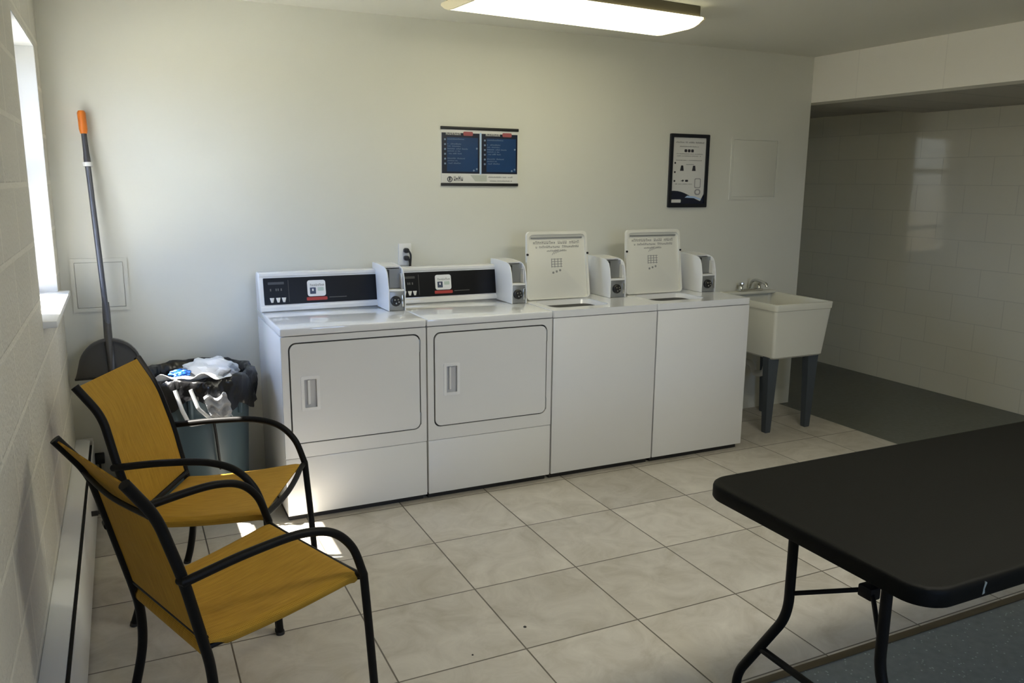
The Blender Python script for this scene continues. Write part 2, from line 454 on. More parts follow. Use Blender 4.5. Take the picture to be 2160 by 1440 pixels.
# dropped header and lay-in ceiling over the side passage
struct('wall_header', box(B(), XB, XB + .14, YF, YB + .13, ZS, ZC), BLOCKH)
struct('ceiling_hall', box(B(), XB + .14, XR, YF, YB + .13, ZS, ZS + .06), ALCEIL)
struct('ceiling_passage', box(B(), .6, XR, YB + .13, YH, ZS + .03, ZS + .1), ALCEIL)
bm = B()
HW = (2.03, 2.69, .80, 2.13)   # lit window at the end of the passage behind
for a in ((.6, HW[0], 0, ZC), (HW[1], XR + .1, 0, ZC), (HW[0], HW[1], 0, HW[2]), (HW[0], HW[1], HW[3], ZC)):
    box(bm, a[0], a[1], YH, YH + .12, a[2], a[3])
struct('wall_hall', bm, PLASTER, smooth=0)
struct('wall_hall_end', box(B(), .5, .6, YB + .13, YH, 0, ZC), PLASTER)
# window at the left
wd = bpy.data.objects.new('window_1', None); COL.objects.link(wd); wd['kind'] = 'structure'; wd.location = (XL - .15, (WY0 + WY1) / 2, WZ0)
def wl(bm, *a, **k):  # world box -> window-local
    x0, x1, y0, y1, z0, z1 = a
    ox, oy, oz = wd.location
    return box(bm, x0 - ox, x1 - ox, y0 - oy, y1 - oy, z0 - oz, z1 - oz, **k)
bm = B(); fx0, fx1 = XL - .19, XL - .13
for a in ((WY0, WY0 + .218, WZ0, WZ1), (WY1 - .05, WY1, WZ0, WZ1), (WY0, WY1, WZ1 - .05, WZ1), (WY0, WY1, WZ0, WZ0 + .05), (WY0, WY1, 1.56, 1.60)):  # near stile widened out of view to trim the sun beam
    wl(bm, fx0, fx1, *a, bev=.004)
obj('window_frame', bm, WHITEP, wd)
bm = B(); wl(bm, XL - .165, XL - .16, WY0 + .045, WY1 - .045, WZ0 + .045, WZ1 - .045); obj('window_pane', bm, GLASS, wd)
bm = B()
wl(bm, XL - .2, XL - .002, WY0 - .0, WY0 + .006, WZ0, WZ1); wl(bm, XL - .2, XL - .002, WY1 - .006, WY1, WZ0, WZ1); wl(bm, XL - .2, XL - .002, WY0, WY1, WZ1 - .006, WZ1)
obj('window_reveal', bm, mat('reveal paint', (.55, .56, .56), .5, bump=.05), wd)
bm = B(); wl(bm, XL - .2, XL + .045, WY0 - .005, WY1 + .03, WZ0 - .022, WZ0 + .003, bev=.004); obj('window_sill', bm, WHITEP, wd)
# passage window
w2 = bpy.data.objects.new('window_2', None); COL.objects.link(w2); w2['kind'] = 'structure'; w2.location = ((HW[0] + HW[1]) / 2, YH, HW[2])
def wl2(bm, x0, x1, y0, y1, z0, z1, **k):
    ox, oy, oz = w2.location
    return box(bm, x0 - ox, x1 - ox, y0 - oy, y1 - oy, z0 - oz, z1 - oz, **k)
bm = B()
for a in ((HW[0], HW[0] + .05, HW[2], HW[3]), (HW[1] - .05, HW[1], HW[2], HW[3]), (HW[0], HW[1], HW[2], HW[2] + .05), (HW[0], HW[1], HW[3] - .05, HW[3]), (HW[0], HW[1], 1.70, 1.75), (HW[0], HW[1], 1.08, 1.13)):
    wl2(bm, a[0], a[1], YH + .02, YH + .07, a[2], a[3])
obj('window_frame', bm, WHITEP, w2)
bm = B(); wl2(bm, HW[0] + .04, HW[1] - .04, YH + .04, YH + .045, HW[2] + .04, HW[3] - .04); obj('window_pane', bm, glass_mat('tinted glass', (.9, .82, .66)), w2)
w3 = bpy.data.objects.new('window_fill', None); COL.objects.link(w3); w3['kind'] = 'structure'; w3.location = ((FW[0] + FW[1]) / 2, YF, FW[2])
bm = B(); hw_ = (FW[1] - FW[0]) / 2; hh_ = FW[3] - FW[2]
for a in ((-hw_, -hw_ + .05, 0, hh_), (hw_ - .05, hw_, 0, hh_), (-hw_, hw_, 0, .05), (-hw_, hw_, hh_ - .05, hh_), (-.03, .03, 0, hh_)):
    box(bm, a[0], a[1], -.08, -.03, a[2], a[3])
obj('window_frame', bm, WHITEP, w3)
bm = B(); box(bm, -hw_ + .04, hw_ - .04, -.058, -.053, .04, hh_ - .04); obj('window_pane', bm, GLASS, w3)
for nm, lc, rot, sx_, sy_ in (('portal_side', (XL - .205, (WY0 + WY1) / 2, (WZ0 + WZ1) / 2), (0, -pi / 2, 0), WZ1 - WZ0, WY1 - WY0), ('portal_fill', ((FW[0] + FW[1]) / 2, YF - .13, (FW[2] + FW[3]) / 2), (pi / 2, 0, 0), FW[1] - FW[0], FW[3] - FW[2])):
    pl_ = bpy.data.lights.new(nm, 'AREA'); pl_.shape = 'RECTANGLE'; pl_.size = sx_; pl_.size_y = sy_; pl_.cycles.is_portal = True
    po = bpy.data.objects.new(nm, pl_); COL.objects.link(po); po.location = lc; po.rotation_euler = rot
struct('ground', box(B(), -14, XL - .2, -9, 12, -.6, -.3), GROUND)

# ------------------------------------------------------------------ baseboard heater
hy0, hy1 = -3.9, YB - .01
ht = thing('baseboard_heater', 'long white baseboard heater along the foot of the block wall under the window', 'heater', (XL, hy1, 0))
L = hy0 - hy1
bm = B(); box(bm, .0715, .0755, L, 0, .02, .304, .001); obj('front_panel', bm, WHITEP, ht)
bm = B(); prism(bm, [(.001, .290), (.001, .316), (.020, .317), (.0605, .309), (.0605, .300), (.02, .300)], lambda u, v, d: Vector((u, d, v)), L, 0); obj('top_cover', bm, WHITEP, ht)
bm = B(); box(bm, .001, .070, L + .004, -.004, .0, .285); obj('fin_core', bm, DARKGAP, ht)
bm = B(); tube(bm, [(.072, -.70, .197), (.098, -.70, .197), (.100, -.70, .197)], [.011, .011, .008], 14); obj('knob', bm, BLACKP, ht)
bm = B(); box(bm, .0, .0735, -.004, 0, 0, .319, .001); obj('end_cap', bm, WHITEP, ht)

# ------------------------------------------------------------------ access panels, outlet
def access_panel(x0, x1, z0, z1, label):
    t = thing('access_panel', label, 'access panel', ((x0 + x1) / 2, YB, z0)); hw = (x1 - x0) / 2; h = z1 - z0
    bm = B(); ring(bm, rrect(-hw, hw, 0, h, .002), rrect(-hw + .018, hw - .018, .018, h - .018, .002), FXZ, -.0005, -.007); obj('frame', bm, PLASTER, t)
    bm = B(); prism(bm, rrect(-hw + .02, hw - .02, .02, h - .02, .002), FXZ, -.0005, -.006, bev=.0012); obj('cover', bm, PLASTER, t)
    return t
access_panel(-.827, -.583, .938, 1.19, 'small cream access panel on the back wall behind the broom pole')
access_panel(3.047, 3.455, 1.46, 1.866, 'large cream access panel high on the back wall above the utility sink')
ot = thing('wall_outlet', 'white wall outlet plate with two black plugs above the dryers', 'outlet', (.807, YB, 1.165))
bm = B(); prism(bm, rrect(-.037, .037, -.06, .06, .005), FXZ, -.0005, -.007, bev=.002); obj('cover_plate', bm, PLASW, ot)
for z in (.022, -.02):
    bm = B(); prism(bm, rrect(.002 - .012, .002 + .016, z - .013, z + .013, .01), FXZ, -.006, -.03, bev=.003); obj('plug', bm, BLACKP, ot)
bm = B(); tube(bm, spline([(.012, -.026, -.02), (.019, -.03, -.04), (.02, -.02, -.08), (.018, -.012, -.14), (.01, -.01, -.3)], 6), .0055, 8); tube(bm, spline([(.014, -.026, .022), (.024, -.03, 0), (.024, -.024, -.05), (.022, -.012, -.14), (.016, -.012, -.3)], 6), .0055, 8); obj('power_cord', bm, BLACKP, ot)
so_ = thing('cord_plug', 'small black plug box low on the back wall behind the far chair', 'plug', (-.775, YB, .215))
bm = B(); box(bm, -.022, .022, -.04, -.0005, -.024, .024, .004); obj('plug_body', bm, BLACKP, so_)
bm = B(); tube(bm, spline([(.0, -.03, -.02), (.0, -.035, -.06), (.01, -.03, -.15), (.01, -.03, -.212)], 5), .005, 8); obj('cord', bm, BLACKP, so_)

# ------------------------------------------------------------------ dryers and washers
def glyphs(bm, x0, x1, z, h, d0, d1, f=FXZ, seed=1, mean=2.2, fill=1.):
    """a line of tiny illegible letter-like strokes"""
    r = random.Random(seed); x = x0
    while x < x1:
        wd_ = h * r.uniform(.5, .8) * mean / 2.2
        if r.random() < .9:
            k = r.random()
            hh = h * (1 if k < .4 else .72)
            for q in (x, x + wd_ * .62):
                prism(bm, [(q, z), (q + wd_ * .2, z), (q + wd_ * .2, z + hh), (q, z + hh)], f, d0, d1)
            zz = z + hh * r.choice((.1, .5, .8))
            prism(bm, [(x, zz), (x + wd_ * .8, zz), (x + wd_ * .8, zz + h * .2), (x, zz + h * .2)], f, d0, d1)
        x += wd_ * 1.25
def machine_shell(t, w_, legs=True):
    bm = B(); box(bm, .003, w_ - .003, .006, .655, .034, .876, .006); obj('cabinet', bm, ENAM, t)
    for sx in (.05, w_ - .05):
        for sy in (.06, .6):
            bm = B(); lathe(bm, [(.022, 0), (.024, .006), (.012, .01), (.012, .036)], 14, (sx, sy)); obj('foot', bm, RUBBER, t)
    bm = B(); box(bm, .012, w_ - .012, .035, .64, .0005, .036); obj('base_gap_shade', bm, DARKGAP, t)  # dark block stands for the shade in the gap under the machine
def coin_box(t, x0, x1):
    """coin meter case standing on the machine top"""
    zb, zt, yf, yb = .9165, 1.133, .290, .575
    prof = [(yb, zb), (yb, zt + .006), (.47, zt + .008), (.37, zt + .002), (.335, zt - .006), (.315, zt - .022), (.303, zt - .05), (yf, zt - .11), (yf, zb)]
    h = thing_part = bpy.data.objects.new('coin_box', None); COL.objects.link(h); h.parent = t
    def side(a, b):
        bm = B(); prism(bm, prof, FYZ, a, b, bev=.0015); return bm
    o = obj('side_plate', side(x0, x0 + .005), ENAM, h); obj('side_plate', side(x1 - .005, x1), ENAM, h)
    bm = B(); prism(bm, [(yb, zt + .005), (.47, zt + .007), (.372, zt + .001), (.372, zt - .006), (.47, zt), (yb, zt - .002)], FYZ, x0 + .005, x1 - .005); box(bm, x0 + .005, x1 - .005, yb - .006, yb, zb, zt); obj('top_cover', bm, ENAM, h)
    xm0, xm1 = x0 + .006, x1 - .006
    bm = B(); box(bm, xm0, xm1, .345, .35, zb + .11, zt - .008); obj('back_plate', bm, GREYM, h)
    bm = B(); box(bm, xm0, xm1, yf + .004, .36, zb + .098, zb + .108, .0015); obj('shelf', bm, ENAM, h)
    bm = B(); box(bm, xm0, xm1, yf + .01, .36, zb, zb + .097, .001); obj('coin_face', bm, GREYM, h)
    cx = (xm0 + xm1) / 2 - .006
    bm = B(); tube(bm, [(cx, yf + .012, zb + .05), (cx, yf - .002, zb + .05), (cx, yf - .008, zb + .05)], [.026, .026, .021], 20); obj('coin_dial', bm, BLACKP, h)
    bm = B()
    for dx, dz in ((-.009, .008), (.008, .009), (-.002, -.01), (.012, -.004)):
        tube(bm, [(cx + dx, yf - .006, zb + .05 + dz), (cx + dx, yf - .0105, zb + .05 + dz)], .0042, 8)
    box(bm, xm1 - .013, xm1 - .004, yf + .002, yf + .012, zb + .02, zb + .08, .001)
    obj('coin_slot', bm, CHROME, h)
    bm = B(); box(bm, x1 - .013, x1 - .009, .31, .345, zb + .109, zt - .03); obj('latch_plate', bm, ENAM, h)
    bm = B(); box(bm, x0 + .0062, x0 + .016, .322, .3455, zb + .1085, zt - .010, .001); obj('inner_bracket', bm, BLACKP, h)
    return h
def make_dryer(x, label, w_=.684):
    t = thing('dryer', label, 'dryer', (x, 0, 0), 0, 'coin dryers at the left of the row')
    machine_shell(t, w_)
    bm = B(); box(bm, 0.001, w_ - .001, -.004, .66, .880, .9155, .006, 3); obj('top_panel', bm, ENAMT, t)
    # toe panel below the seam
    bm = B(); box(bm, .003, w_ - .003, -.003, .01, .034, .308, .003); obj('toe_panel', bm, ENAM, t)
    # front panel with door opening
    zo0, zo1 = .311, .877
    lo = rrect(.003, w_ - .003, zo0, zo1, .004); li = rrect(.034, .653, .376, .849, .034)
    bm = B(); ring(bm, lo, li, FXZ, -.003, .01); obj('front_panel', bm, ENAM, t)
    bm = B(); prism(bm, rrect(.030, .657, .372, .853, .036), FXZ, .0055, .0075); obj('door_gap_sheet', bm, DARKGAP, t)  # dark sheet behind the door, showing in the gap around it
    d = bpy.data.objects.new('door', None)
    hx0, hx1, hz0, hz1 = .092, .160, .540, .684
    bm = B(); ring(bm, rrect(.0405, .6465, .3825, .8425, .030), rrect(hx0, hx1, hz0, hz1, .004), FXZ, -.006, .007); d = obj('door', bm, ENAM, t)
    bm = B(); ring(bm, rrect(hx0 - .008, hx1 + .008, hz0 - .008, hz1 + .008, .006), rrect(hx0 + .006, hx1 - .006, hz0 + .006, hz1 - .006, .004), FXZ, -.0095, -.005)
    prism(bm, [(hx0 + .022, -.007), (hx0 + .035, .004), (hx0 + .022, .004)], lambda u, v, dd: Vector((u, v, dd)), hz0 + .02, hz1 - .012)
    obj('door_handle', bm, mat('handle plastic', (.88, .88, .88), .3), d)
    bm = B(); box(bm, hx0 + .001, hx1 - .001, .0042, .0062, hz0 + .001, hz1 - .001); obj('handle_recess', bm, mat('handle recess shade', (.58, .58, .58), .5), d)  # grey puts the shade of the grip recess into the colour
    for z in (.79, .43):
        bm = B(); box(bm, .6475, .6545, -.004, .004, z - .03, z + .03, .001); obj('hinge', bm, GREYM, d)
    # console
    c0, c1 = .000, w_ - .002
    prof = [(.497, .9155), (.487, .922), (.487, .938), (.497, .946), (.520, 1.088), (.516, 1.092), (.516, 1.104), (.528, 1.109), (.60, 1.108), (.64, 1.09), (.64, .9155)]
    bm = B(); prism(bm, prof, FYZ, c0, c1, bev=.0018); c = obj('console', bm, ENAM, t)
    def F(u, v, dd):   # on the leaning console face
        return Vector((u, .497 + (v - .946) * (.023 / .142) - dd, v))
    bm = B(); prism(bm, rrect(.018, w_ - .02, .951, 1.082, .003), F, -.001, .0025); pnl = obj('control_panel', bm, BLACK, c)
    bm = B(); prism(bm, rrect(.040, .118, 1.050, 1.062, .002), F, .0024, .0034); obj('display', bm, mat('dim display', (.05, .05, .045), .3), pnl)
    for k, xx in enumerate((.055, .085, .113)):
        bm = B(); prism(bm, [(xx - .011, .985), (xx + .011, .985), (xx + .005, .962), (xx - .005, .962)], F, .0024, .007, bev=.001); obj('button', bm, PLASW, pnl)
    bm = B()
    DIM = mat('dim marking', (.12, .12, .11), .5)
    for k, xx in enumerate((.048, .075, .085, .1)):
        prism(bm, rrect(xx, xx + .006, 1.018, 1.030, .001), F, .0024, .003); obj('indicator', bm, DIM, pnl); bm = B()
    prism(bm, rrect(.138, .1395, .962, 1.07, .0005), F, .0024, .003); obj('panel_divider', bm, DIM, pnl)
    bm = B(); prism(bm, rrect(.34, .43, .974, .977, .0005), F, .0024, .003); obj('panel_line', bm, DIM, pnl)
    lb = B(); prism(lb, rrect(.232, .324, .984, 1.064, .012), F, .0024, .0042); lb = obj('instruction_label', lb, PAPER, pnl)
    bm = B(); glyphs(bm, .246, .310, 1.034, .012, .0041, .0048, F, 3); obj('label_print', bm, GREYPRINT, lb)
    bm = B(); ring(bm, rrect(.244, .274, .996, 1.028, .002), rrect(.255, .263, 1.010, 1.022, .002), F, .0041, .0048); obj('label_symbol', bm, mat('symbol ink', (.05, .07, .13), .5), lb)
    bm = B(); prism(bm, rrect(.283, .314, 1.010, 1.028, .003), F, .0041, .0048); obj('label_tint', bm, mat('pale green print', (.52, .62, .56), .5), lb)
    bm = B(); prism(bm, rrect(.226, .33, .964, .980, .004), F, .0024, .0042); obj('label_band', bm, REDP, lb)
    coin_box(t, .590, .680)
    return t
d1 = make_dryer(0, 'left-hand white coin dryer at the end of the row next to the trash bin')
d2 = make_dryer(.686, 'second white coin dryer in the row, between the left dryer and the washers')

def make_washer(x, label, w_=.6495):
    t = thing('washer', label, 'washer', (x, 0, 0), 0, 'coin washers at the right of the row')
    machine_shell(t, w_)
    bm = B(); box(bm, .003, w_ - .003, -.003, .01, .034, .876, .004); obj('front_panel', bm, ENAM, t)
    hx0, hx1, hy0_, hy1_ = .055, .405, .085, .335
    bm = B(); ring(bm, rrect(.001, w_ - .001, -.004, .66, .012), rrect(hx0, hx1, hy0_, hy1_, .05), FXY, .880, .9155); obj('top_panel', bm, ENAMT, t)
    bm = B(); loft(bm, [[Vector((u, v, z)) for u, v in rrect(a, hx1 + hx0 - a, b_, hy0_ + hy1_ - b_, .05)] for a, b_, z in ((hx0 + .001, hy0_ + .001, .912), (hx0 + .006, hy0_ + .006, .895), (hx0 + .008, hy0_ + .008, .888))], True, False, False); obj('tub_lip', bm, ENAM, t)
    bm = B(); prism(bm, rrect(hx0 + .002, hx1 - .002, hy0_ + .002, hy1_ - .002, .05), FXY, .8765, .889); obj('tub_shade', bm, DARKGAP, t)  # shallow dark plate stands for the shaded depth of the tub
    # lid, open and leaning back
    lw0, lw1, lh = .030, .436, .376
    hz, hyy, lean = .919, .372, radians(6)
    def G(u, v, dd):  # v up the lid, dd towards the viewer
        return Vector((u, hyy + v * sin(lean) - dd * cos(lean), hz + v * cos(lean) + dd * sin(lean) * .2))
    tap = .014
    out = []
    for (u, v) in rrect(lw0, lw1, 0, lh, .022, 6):
        k = (v / lh) * tap; out.append((u + (k if u < (lw0 + lw1) / 2 else -k), v))
    bm = B(); prism(bm, out, G, -.010, .002, bev=.002); lid = obj('lid', bm, CREAM, t)
    inn = [(.233 + (u - .233) * .935, .004 + v * .945) for u, v in out]
    bm = B(); ring(bm, out, inn, G, .0015, .012); obj('lid_rim', bm, CREAM, lid)
    bm = B(); prism(bm, rrect(lw0 + .040, lw1 - .040, .337, .344, .003), G, .0015, .006); obj('lid_seal', bm, GREYM, lid)
    bm = B()
    glyphs(bm, .085, .375, .306, .017, .0015, .0028, G, 11); glyphs(bm, .10, .375, .284, .014, .0015, .0028, G, 12); glyphs(bm, .17, .29, .264, .009, .0015, .0028, G, 13)
    r = random.Random(4)
    for k in range(6):
        a = .20 + .012 * k; prism(bm, [(a, .245 + .004 * k), (a + .003, .245 + .004 * k), (a + .025, .275), (a + .022, .275)], G, .0015, .0026)
    for k in range(4): prism(bm, rrect(.195 + .02 * k, .199 + .02 * k, .175, .225, .001), G, .0015, .0026); prism(bm, rrect(.195, .265, .178 + .014 * k, .181 + .014 * k, .001), G, .0015, .0026)
    for k in range(3): prism(bm, rrect(.20 + .022 * k, .212 + .022 * k, .140 + .006 * k, .152 + .006 * k, .004), G, .0015, .0026)
    obj('lid_print', bm, GREYPRINT, lid)
    for u in (lw0 + .006, lw1 - .018):
        bm = B(); prism(bm, rrect(u, u + .012, .245, .257, .004), G, .011, .016); obj('lid_bumper', bm, BLACKP, lid)
    bm = B(); prism(bm, [(.50, .9155), (.505, 1.05), (.53, 1.07), (.60, 1.065), (.62, .9155)], FYZ, .05, .50, bev=.002); obj('console', bm, ENAM, t)
    coin_box(t, w_ - .125, w_ - .018)
    return t
make_washer(1.3725, 'white coin washer with open lid, beside the dryers')
make_washer(2.0230, 'white coin washer with open lid at the right end of the row by the sink')

# ------------------------------------------------------------------ utility sink
sk = thing('utility_sink', 'ivory plastic utility sink on blue-grey legs to the right of the washers', 'sink', (3.212, .385, 0))
bm = B()
zr, zb = .838, .487
def lp(hx, hy, z, r=.02): return [Vector((u, v, z)) for u, v in rrect(-hx, hx, -hy, hy, r, 5)]
loft(bm, [lp(.196, .240, zb, .02), lp(.208, .254, zb + .012), lp(.231, .279, zr - .06), lp(.232, .280, zr - .045), lp(.236, .285, zr - .040), lp(.238, .288, zr - .004), lp(.236, .286, zr), lp(.222, .270, zr), lp(.214, .262, zr - .01), lp(.190, .236, zb + .05), lp(.17, .21, zb + .03)], True, True, True)
obj('tub', bm, SINK, sk)
bm = B(); box(bm, -.232, .232, .215, .290, zr - .006, zr + .012, .004); obj('back_ledge', bm, SINK, sk)
for sx in (-1, 1):
    for sy in (-1, 1):
        bm = B()
        x_, y_ = sx * .165, sy * .195
        loft(bm, [[Vector((x_ + sx * .002 + a * ww * 1.0, y_ + b_ * dd, z)) for a, b_ in ((-1, -1), (1, -1), (1, 1), (-1, 1))] for z, ww, dd in ((0, .019, .018), (.012, .021, .019), (.30, .033, .024), (.495, .043, .026))], True, True, True)
        obj('leg', bm, SINKLEG, sk, 20)
bm = B(); tube(bm, spline([(0, .02, zb + .02), (0, .02, .40), (0, .04, .33), (0, .12, .31), (0, .16, .36), (0, .25, .37), (0, .30, .37)], 6), .02, 12); obj('drain_pipe', bm, PLASW, sk)
fc = bpy.data.objects.new('faucet', None); COL.objects.link(fc); fc.parent = sk; fc.location = (.02, .245, zr + .012)
bm = B(); box(bm, -.10, .10, -.022, .022, 0, .016, .006, 3); obj('faucet_base', bm, CHROME, fc)
bm = B(); tube(bm, spline([(0, 0, .01), (0, -.005, .05), (0, -.03, .075), (0, -.09, .078), (0, -.15, .062), (0, -.158, .045)], 6), .010, 12); obj('spout', bm, CHROME, fc)
for sx in (-1, 1):
    bm = B(); lathe(bm, [(.016, .012), (.014, .03), (.010, .036), (.018, .042), (.019, .056), (.012, .062)], 14, (sx * .078, 0)); tube(bm, [(sx * .078, -.0, .052), (sx * .10, -.035, .058)], [.007, .005], 8); obj('tap_handle', bm, CHROME, fc)

# ------------------------------------------------------------------ posters
ps = thing('instruction_poster', 'wide blue instruction poster held by black strips above the dryers', 'poster', (1.258, YB, 1.538))
hw, H = .234, .321
bm = B(); box(bm, -hw, hw, -.005, -.0005, .004, H - .004); obj('sheet', bm, PWHITE, ps)
for z0, z1 in ((0, .016), (H - .016, H)):
    bm = B(); box(bm, -hw - .003, hw + .003, -.012, -.0005, z0, z1, .003); obj('holder_strip', bm, BLACKP, ps)
for x0, x1 in ((-hw + .003, -.005), (.008, hw - .003)):
    bm = B(); box(bm, x0, x1, -.0062, -.0045, .068, H - .034); pb = obj('blue_panel', bm, PNAVY, ps)
    bm = B(); box(bm, x0 + .03, x1 - .01, -.0068, -.0058, .078, H - .058); obj('blue_field', bm, PBLUE, pb)
    bm = B()
    for k in range(6):
        z = H - .075 - k * .026
        prism(bm, rrect(x0 + .014, x0 + .024, z, z + .010, .003), FXZ, -.0062, -.0078)
        glyphs(bm, x0 + .034, x0 + .034 + (.10, .085, .12, .09, .10, .075)[k], z + .004, .0075, -.0066, -.0078, FXZ, 20 + k)
        if k in (1, 2, 4): glyphs(bm, x0 + .034, x0 + .11, z - .008, .006, -.0066, -.0078, FXZ, 40 + k)
    obj('panel_print', bm, PTEXT, pb)
    for dx, z in ((.016, .088), (.034, .080), (.016, .20)):
        bm = B(); prism(bm, rrect(x1 - dx - .006, x1 - dx + .004, z, z + .01, .004), FXZ, -.0062, -.0078); obj('corner_mark', bm, PTEXT, pb)
    bm = B(); glyphs(bm, x0 + .025, x0 + .125, H - .046, .014, -.0062, -.0085, FXZ, 60); obj('header_print', bm, PWHITE, pb)
    bm = B(); prism(bm, rrect(x0 + .128, x0 + .185, H - .048, H - .026, .006), FXZ, -.0055, -.0082); obj('red_banner', bm, PRED, pb)
bm = B(); box(bm, -.003, .006, -.0068, -.0045, .064, H - .03); obj('divider', bm, PLBLUE, ps)
bm = B(); glyphs(bm, -hw + .045, -hw + .13, .027, .026, -.0045, -.0058, FXZ, 71, 1.5); tube(bm, [(-hw + .05, -.0055, .036)] + [(-hw + .05 + .014 * sin(a), -.0055, .036 + .014 * cos(a)) for a in [k * .6 for k in range(11)]], .0022, 6); obj('logo', bm, PNAVY, ps)
bm = B(); glyphs(bm, .05, .20, .046, .008, -.0045, -.0058, FXZ, 72); glyphs(bm, .06, .20, .026, .006, -.0045, -.0058, FXZ, 73); obj('footer_print', bm, PGREY, ps)
bm = B(); prism(bm, [(-.06, .060), (.04, .060), (.04, .025), (-.03, .025)], FXZ, -.0045, -.0055); obj('footer_flash', bm, mat('poster sage', (.5, .53, .48), .4), ps)

p2 = thing('framed_notice', 'tall dark-framed washing notice on the wall above the washers and sink', 'notice', (2.706, YB, 1.412))
hw, H = .152, .458
bm = B(); ring(bm, rrect(-hw, hw, 0, H, .006), rrect(-hw + .022, hw - .022, .022, H - .022, .004), FXZ, -.0005, -.016); obj('frame', bm, mat('black frame', (.006, .008, .014), .35), p2)
bm = B(); box(bm, -hw + .018, hw - .018, -.006, -.0005, .018, H - .018); obj('sheet', bm, PWHITE, p2)
bm = B()
glyphs(bm, -.105, .11, H - .056, .010, -.0055, -.0068, FXZ, 81); glyphs(bm, -.075, .075, H - .08, .006, -.0055, -.0068, FXZ, 82)
glyphs(bm, -.10, .105, H - .125, .005, -.0055, -.0068, FXZ, 83); glyphs(bm, -.10, .09, H - .138, .005, -.0055, -.0068, FXZ, 84); glyphs(bm, -.10, .10, H - .165, .005, -.0055, -.0068, FXZ, 85)
glyphs(bm, -.02, .04, H - .19, .005, -.0055, -.0068, FXZ, 86); glyphs(bm, -.10, .03, .145, .005, -.0055, -.0068, FXZ, 87)
obj('fine_print', bm, PGREY, p2)
bm = B()
for x_ in (-.028, -.002, .024): prism(bm, rrect(x_ - .010, x_ + .010, H - .112, H - .094, .005), FXZ, -.0055, -.0072)
for x_ in (-.052, .042):
    prism(bm, [(x_ - .014, H - .228), (x_ + .014, H - .228), (x_ + .009, H - .195), (x_ - .007, H - .195)], FXZ, -.0055, -.0072)
prism(bm, [(-.06, .166), (-.042, .172), (-.042, .176), (-.032, .169), (-.042, .160), (-.042, .165)], FXZ, -.0055, -.0072); prism(bm, rrect(-.022, .0, .161, .174, .005), FXZ, -.0055, -.0072)
for z in (.272, .215, .16): prism(bm, rrect(-.112, -.10, z, z + .012, .005), FXZ, -.0055, -.0072)
obj('icons', bm, PDARK, p2)
wave = [(-.130, .022), (.130, .022), (.130, .085)] + [(.130 - .26 * k / 10, .062 + .03 * sin(k / 10 * 3.6 - 1.2) + .022 * (k / 10) ** 3) for k in range(1, 11)]
bm = B(); prism(bm, wave, FXZ, -.0055, -.0066); obj('navy_wave', bm, PNAVY, p2)
bm = B(); prism(bm, [(-.02, .062), (.06, .058), (.11, .045), (.11, .054), (.06, .069), (0, .074)], FXZ, -.006, -.0072); obj('pale_wave', bm, PLBLUE, p2)
bm = B(); prism(bm, rrect(-.124, -.05, .03, .050, .004), FXZ, -.006, -.0074); obj('logo_plate', bm, PWHITE, p2)
bm = B(); ring(bm, rrect(.052, .102, .122, .184, .01), rrect(.057, .097, .127, .179, .008), FXZ, -.0055, -.0072); ring(bm, rrect(.055, .103, .078, .116, .018), rrect(.064, .094, .086, .108, .010), FXZ, -.0055, -.0074); obj('machine_drawing', bm, PGREY, p2)

# ------------------------------------------------------------------ ceiling light
def ceiling_light(label, x, y, rz, LENS):
    fl = thing('ceiling_light', label, 'ceiling light', (x, y, ZC), radians(rz))
    LN, HWD = .61, .205
    bm = B(); box(bm, -LN + .02, LN - .02, -.192, .192, -.060, -.0005, .004); obj('housing', bm, HOUSESHADE, fl)
    prof = [(-.195, -.050), (-.205, -.054), (-.205, -.062), (-.17, -.080), (-.14, -.089), (-.10, -.093), (.10, -.093), (.14, -.089), (.17, -.080), (.205, -.062), (.205, -.054), (.195, -.050)]
    bm = B(); prism(bm, prof, FYZ, -LN + .012, LN - .012); obj('lens', bm, LENS, fl)
    for sx in (-1, 1):
        bm = B(); prism(bm, [(y * 1.02, z * 1.03 + .002) for y, z in prof], FYZ, sx * LN, sx * (LN - .013), bev=.003); obj('end_cap', bm, mat('fixture end cap', (.75, .68, .48), .4), fl)
ceiling_light('long fluorescent ceiling light with glowing wraparound lens, above the machines', 1.415, -.105, 4.6, LENS)
ceiling_light('added unseen ceiling light giving fill over the near side of the room', 1.75, -2.35, 4.6, emit_mat('fill light lens', (1, .96, .80), 5.2))  # added lamp out of view, fill for floor and walls

# ------------------------------------------------------------------ broom and dustpan
br = thing('broom', 'long-handled broom with orange grip leaning in the corner by the window', 'broom', (-.655, .50, 0))
def bp_(t): return Vector((-.065 * t, .155 * t, .02 + 1.84 * t))
bm = B(); tube(bm, [bp_(.05), bp_(.5), bp_(.88)], .0125, 14); obj('pole', bm, POLE, br)
bm = B(); tube(bm, [bp_(.87), bp_(.885), bp_(.90), bp_(.95)], [.015, .015, .013, .012], 14); obj('upper_pole', bm, mat('dark pole', (.06, .06, .065), .4), br)
bm = B(); tube(bm, [bp_(.866), bp_(.876)], .020, 16); obj('collar', bm, PLASW, br)
bm = B(); tube(bm, [bp_(.945), bp_(.955), bp_(.975), bp_(.995), bp_(1.0)], [.014, .018, .0175, .018, .013], 16); obj('grip', bm, ORANGE, br)
bm = B(); loft(bm, [[Vector((u, v, z)) for u, v in rrect(-a, a, -b_, b_, min(a, b_) * .8)] for a, b_, z in ((.14, .028, .10), (.14, .03, .125), (.10, .026, .15), (.025, .02, .17))], True, True, True); obj('broom_head', bm, BLACKP, br)
bm = B()
